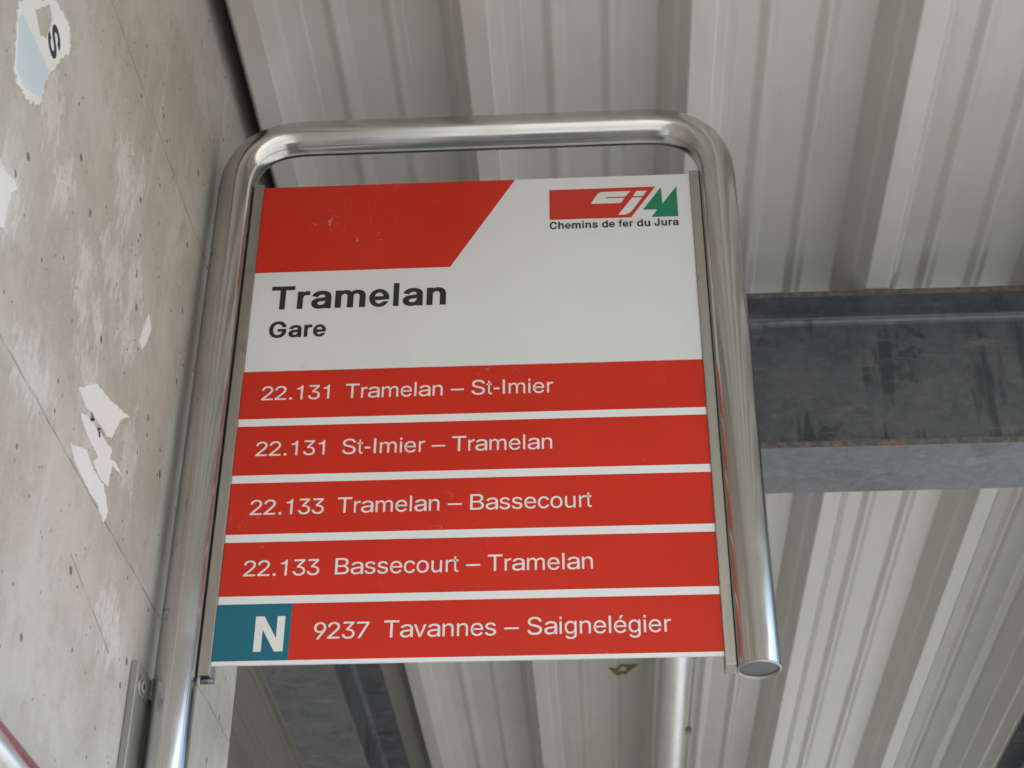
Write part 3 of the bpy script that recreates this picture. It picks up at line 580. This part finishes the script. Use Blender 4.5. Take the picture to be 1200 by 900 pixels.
# quarter bends whose curvature rises and falls gently, as in a drawn tube
bend = [(0.0, 0.0)]
NB = 48
def turn(t):            # share of the quarter turn done at t, curvature ramps over the first and last third
    r = .33; h = 1 / (1 - r)
    if t < r: return h * t * t / (2 * r)
    if t > 1 - r: return 1 - h * (1 - t) ** 2 / (2 * r)
    return h * (t - r / 2)
for k in range(NB):
    a = math.pi / 2 * turn((k + .5) / NB)
    bend.append((bend[-1][0] + math.sin(a), bend[-1][1] + math.cos(a)))
q = RB / bend[-1][0]
bend = [(x * q, z * q) for x, z in bend]       # (sideways, up) from the end of the straight leg
ZE = PZ - .6235
def straight(a, b, n): return [a + (b - a) * i / n for i in range(n + 1)]
path = [(XL, TY, z) for z in straight(ZB, ZT - RB, 40)[:-1]]
path += [(XL + x, TY, ZT - RB + z) for x, z in bend]
path += [(x, TY, ZT) for x in straight(XL + RB, XR - RB, 36)[1:-1]]
path += [(XR - x, TY, ZT - RB + z) for x, z in reversed(bend)]
path += [(XR, TY, z) for z in straight(ZT - RB, ZE, 40)[1:]]
fr = obj('tube_frame', tube(bmesh.new(), path, TR, 64, cap=False), M['steel'], sign)
bm = lathe_z(bmesh.new(), XR, TY, [(.0198, ZE + .0016), (.0199, ZE - .0006), (.0203, ZE - .0009), (.0214, ZE - .0002), (.0215, ZE + .0008), (.0210, ZE + .002)], 48)
for f in bm.faces:
    if f.normal.z < -.9 and len(f.verts) > 8: f.material_index = 1
obj('end_cap', bm, [M['alu'], M['cap']], fr)
bm = lathe_z(bmesh.new(), XL, TY, [(.0198, ZB + .0016), (.0199, ZB - .0006), (.0203, ZB - .0009), (.0214, ZB - .0002), (.0215, ZB + .0008), (.0210, ZB + .002)], 48)
for f in bm.faces:
    if f.normal.z < -.9 and len(f.verts) > 8: f.material_index = 1
obj('end_cap', bm, [M['alu'], M['cap']], fr)
# side rails that hold the plates
for x0, x1 in ((-12.0, -.2), (500.2, 511.2)):
    bm = bmesh.new()
    a = S(x0, 3.5); b = S(x1, -620)
    box(bm, a[0], b[0], PY - .0022, PY + .020, b[2], a[2], bev=.0008)
    rl = obj('side_rail', bm, M['alu'], sign)
    if x0 < 0:
        cx = (a[0] + b[0]) / 2 + .002
        bm = tube(bmesh.new(), [(cx - .006, PY + .006, b[2] - .003), (cx + .007, PY + .006, b[2] - .003)], .0032, 12)
        obj('screw', bm, M['cap'], rl)
# wall plate, its weld and its bolt
bm = bmesh.new(); box(bm, WX, WX + .008, 1.431, 1.545, 1.62, CAM_Z + .651, bev=.0012)
pl = obj('wall_plate', bm, M['plate'], sign)
for z0, z1 in ((CAM_Z + .628, CAM_Z + .652), (1.90, 1.925)):
    obj('weld', box(bmesh.new(), WX + .0078, XL - .012, 1.474, 1.500, z0, z1, bev=.003), M['plate'], pl)
for bz in (CAM_Z + .630, 1.70):
    bm = bmesh.new()
    xs = WX + .008
    for r, x0, x1, sg in ((.0105, xs - .001, xs + .0016, 32), (.0066, xs + .0014, xs + .0034, 24)):
        tube(bm, [(x0, 1.446, bz), (x1, 1.446, bz)], r, sg)
    tube(bm, [(xs + .0032, 1.446, bz), (xs + .0036, 1.446, bz)], .0034, 6, mi=1)
    obj('bolt', bm, [M['plate'], M['rubber']], pl)

FR, FB = load_glyphs(REGULAR), load_glyphs(BOLD)
def to_face(d): return lambda x, y: S(x, y, d)
def film(name, polys, mat, parent, d=.05, t=.00025):
    return obj(name, flat_mesh(polys, to_face(d), t, (0, -1, 0)), mat, parent)
def plate(name, v0, v1, parts, parent):
    """one plate of the sign; parts = [(va, vb, material)] bands of its face"""
    mats = []
    bm = bmesh.new()
    a, b = S(0, v0), S(500, v1)
    box(bm, a[0], b[0], PY, PY + .0025, b[2] , a[2], mi=0)
    fr_ = [f for f in bm.faces if f.normal.y < -.9 or abs(f.calc_center_median().y - PY) < 1e-6][0]
    bmesh.ops.delete(bm, geom=[fr_], context='FACES_ONLY')
    zs = [a[2]] + [S(0, q[1])[2] for q in parts[:-1]] + [b[2]]
    L = [bm.verts.new((a[0], PY, z)) for z in zs]; R = [bm.verts.new((b[0], PY, z)) for z in zs]
    mats = [parts[-1][2]]
    for i, q in enumerate(parts):
        f = bm.faces.new((L[i], L[i + 1], R[i + 1], R[i]))
        if q[2] not in mats: mats.append(q[2])
        f.material_index = mats.index(q[2])
    bmesh.ops.remove_doubles(bm, verts=bm.verts[:], dist=1e-6)
    bmesh.ops.recalc_face_normals(bm, faces=bm.faces[:])
    return obj(name, bm, mats, parent)
hd = plate('header_plate', 0, -262.4, [(0, -262.4, M['white'])], sign)
film('red_field', [[(0, -.2), (296.5, -.2), (223, -126.2), (0, -126.6)]], M['red'], hd)
film('lettering', word_polys(FB, 'Tramelan', 21.5, 219.4, -179.0, 32.1), M['black'], hd)
film('lettering', word_polys(FB, 'Gare', 22.9, 86.8, -217.6, 21.6), M['black'], hd)
film('lettering', word_polys(FB, 'Chemins de fer du Jura', 336.4, 484.0, -76.2, 10.4), M['black'], hd)
# the railway's emblem
lr = [[(336.4, -17.9), (459.8, -17.9), (430.1, -62.5), (336.4, -62.3)]]
lr.append([(384.0, -40.8), (391.6, -27.4), (394.2, -24.4), (398.1, -23.2), (431.2, -23.0), (424.4, -31.4), (402.2, -31.4), (401.4, -33.0), (424.0, -33.0), (419.2, -40.8)])
lr.append([(437.6, -23.2), (450.1, -23.4), (445.0, -31.4), (433.2, -31.2)])
lr.append([(432.4, -33.0), (444.2, -33.2), (431.5, -53.0), (428.4, -56.4), (424.2, -58.2), (415.2, -58.6)])
lg = [[(466.4, -18.4), (466.8, -44.0), (484.2, -18.2), (484.2, -63.0), (453.8, -63.0), (460.6, -52.2), (444.2, -51.6)]]
lb = flat_mesh(lr, to_face(.05), .00025, (0, -1, 0))
gb = flat_mesh(lg, to_face(.05), .00025, (0, -1, 0))
for f in gb.faces: f.material_index = 1
tmp = bpy.data.meshes.new('tmp'); gb.to_mesh(tmp); gb.free(); lb.from_mesh(tmp); bpy.data.meshes.remove(tmp)
obj('emblem', lb, [M['logo_red'], M['green']], hd)

ROWS = [('22.131', 22.1, 96.0, 'Tramelan – St-Imier', 113.5, 338.0, None),
        ('22.131', 22.0, 95.6, 'St-Imier – Tramelan', 114.2, 336.3, None),
        ('22.133', 22.6, 99.5, 'Tramelan – Bassecourt', 113.7, 376.3, None),
        ('22.133', 22.4, 99.6, 'Bassecourt – Tramelan', 115.6, 375.7, None),
        ('9237', 98.9, 153.6, 'Tavannes – Saignelégier', 168.4, 450.3, 'N')]
for i, (num, a0, a1, txt, b0, b1, badge) in enumerate(ROWS):
    top = -262.7 - 70.3 * i
    last = badge is not None
    red0 = (-263.0, -333.6, -403.9, -474.0, -544.0)[i]; red1 = (-324.2, -394.3, -464.6, -535.0, -605.2)[i]
    end = -609.4 if last else (-333.3, -403.6, -473.7, -543.7)[i]
    st = plate('route_strip', red0, end, [(red0, red1, M['red']), (red1, end, M['strip_white_lit'])], sign)
    base = (-300.4, -370.9, -442.0, -512.7, -583.2)[i]
    P = word_polys(FR, num, a0, a1, base, 18.3) + word_polys(FR, txt, b0, b1, base, 18.3)
    film('lettering', P, M['white_ink'], st)
    if last:
        bd = film('night_badge', [[(0.0, red0 - .1), (75.3, red0 - .1), (75.3, red1 + .1), (0.0, red1 + .1)]], M['blue'], st)
        film('lettering', word_polys(FB, badge, 40.0, 69.4, -595.8, 38.0), M['white_ink'], st, d=.32)

# ---------------------------------------------------------------- torn paper on the wall
def on_wall(y, z): return (WX + .0002, y, z)
def ragged(P, amp=.0024, sub=8):
    out = []
    for (a, b) in zip(P, P[1:] + P[:1]):
        for k in range(sub):
            t = k / sub
            j = 0 if k == 0 else amp
            out.append((a[0] + (b[0] - a[0]) * t + random.uniform(-j, j), a[1] + (b[1] - a[1]) * t + random.uniform(-j, j)))
    return out
def scrap(name, polys, label, mat='paper', t=.0011, group='paper scraps on the wall'):
    o = obj(name, flat_mesh(polys, on_wall, t, (1, 0, 0)), M[mat], loc=on_wall(*polys[0][0]))
    return tag(o, label, 'paper', group)
def marks(name, polys, mat, parent, d):
    return obj(name, flat_mesh(polys, lambda y, z: (WX + .0002 + d, y, z), .0002, (1, 0, 0)), M[mat], parent)
Z = CAM_Z
po = scrap('poster_remnant', [ragged([(.895, Z + .975), (.925, Z + 1.010), (.959, Z + 1.043), (.9676, Z + 1.044), (.9904, Z + 1.050), (1.003, Z + 1.045), (1.0073, Z + 1.031), (.9876, Z + .996), (.9755, Z + .967), (.972, Z + .935), (.948, Z + .917), (.927, Z + .9135), (.914, Z + .919), (.900, Z + .957)]),
                              ragged([(.926, Z + .996), (.950, Z + 1.028), (.962, Z + 1.022), (.958, Z + .996), (.945, Z + .987)], .001)],
           'torn white and pale blue poster remnant bearing a dark letter, high on the concrete wall')
marks('blue_print', [ragged([(.9015, Z + .960), (.9041, Z + .9705), (.9755, Z + .9765), (.9705, Z + .9416), (.9388, Z + .9225), (.9169, Z + .922)], .0006)], 'paper_blue', po, .0011)
def letter_at(G, ch, y, z, hgt, ang, sq=1.0):
    k = hgt / 718; ca, sa = math.cos(ang), math.sin(ang); out = []
    for P in G[ch][1]:
        out.append([(y + ((px - 330) * k * sq * ca - (py - 355) * k * sa), z + ((px - 330) * k * sq * sa + (py - 355) * k * ca)) for px, py in P])
    return out
marks('printed_letter', letter_at(FB, 'S', .9725, Z + 1.008, .030, -.35), 'ink', po, .0011)
scrap('poster_remnant', [ragged([(.90, Z + .835), (.930, Z + .832), (.9614, Z + .842), (.9666, Z + .838), (.9574, Z + .830), (.955, Z + .812), (.9567, Z + .7935), (.92, Z + .775), (.89, Z + .79)])],
      'torn white poster edge cut off by the left border of the picture')
sc1 = scrap('paper_scrap', [ragged([(1.1697, Z + .7885), (1.190, Z + .806), (1.2116, Z + .8208), (1.2444, Z + .8285), (1.2914, Z + .8424), (1.3115, Z + .8504), (1.2888, Z + .8324), (1.2833, Z + .8206), (1.2734, Z + .8028), (1.2600, Z + .795), (1.2408, Z + .7939), (1.2147, Z + .7887), (1.1954, Z + .7853)], .0011)],
      'largest torn white paper scrap, fan shaped, topmost of the cluster left of the tube')
scrap('paper_scrap', [ragged([(1.1829, Z + .7706), (1.2000, Z + .7805), (1.2174, Z + .7837), (1.279, Z + .7924), (1.277, Z + .782), (1.296, Z + .7885), (1.3208, Z + .7873), (1.2855, Z + .7802), (1.2833, Z + .7562), (1.2572, Z + .7499), (1.235, Z + .7525), (1.245, Z + .764), (1.2106, Z + .765)], .0011)],
      'middle torn paper scrap with the printed digits, below the fan shaped scrap')
scrap('paper_scrap', [ragged([(1.1725, Z + .7349), (1.2133, Z + .7524), (1.235, Z + .7485), (1.255, Z + .7485), (1.271, Z + .7514), (1.2943, Z + .7357), (1.2874, Z + .7209), (1.262, Z + .7265), (1.2426, Z + .724), (1.194, Z + .7256)], .0011)],
      'lowest torn white paper scrap, hanging as a long point towards the wall joint')
scrap('paper_scrap', [ragged([(1.323, Z + .981), (1.3379, Z + .9722), (1.330, Z + .950), (1.3187, Z + .9326), (1.3084, Z + .9357), (1.314, Z + .955)], .0006)],
      'small pale pinkish paper sliver alone on the wall close to the steel tube')
mid = [o for o in bpy.data.objects if o.get('label', '').startswith('middle torn')][0]
marks('printed_digits', letter_at(FB, '7', 1.215, Z + .7850, .0085, -.12, 2.0) + letter_at(FB, '4', 1.2375, Z + .7862, .0085, -.12, 2.0), 'ink', mid, .0011)

# ---------------------------------------------------------------- showcase low on the wall: only its top edge reaches the picture
cs = thing('wall_showcase', (WX, 1.0, 1.2), 'red and polished metal top edge of a wall case in the bottom left corner', 'showcase')
y0, y1 = .55, 1.36
bm = tube(bmesh.new(), [(WX + .050, y0, CAM_Z + .405), (WX + .050, y1, CAM_Z + .405)], .0085, 24)
obj('red_rail', bm, M['red_tube'], cs)
bm = tube(bmesh.new(), [(WX + .056, y0, CAM_Z + .391), (WX + .056, y1, CAM_Z + .391)], .0085, 24)
obj('steel_rail', bm, M['zinc'], cs)
bm = bmesh.new(); box(bm, WX + .0002, WX + .048, y0, y1, 1.25, CAM_Z + .4025, bev=.003)
obj('case_body', bm, M['white'], cs)
clean()
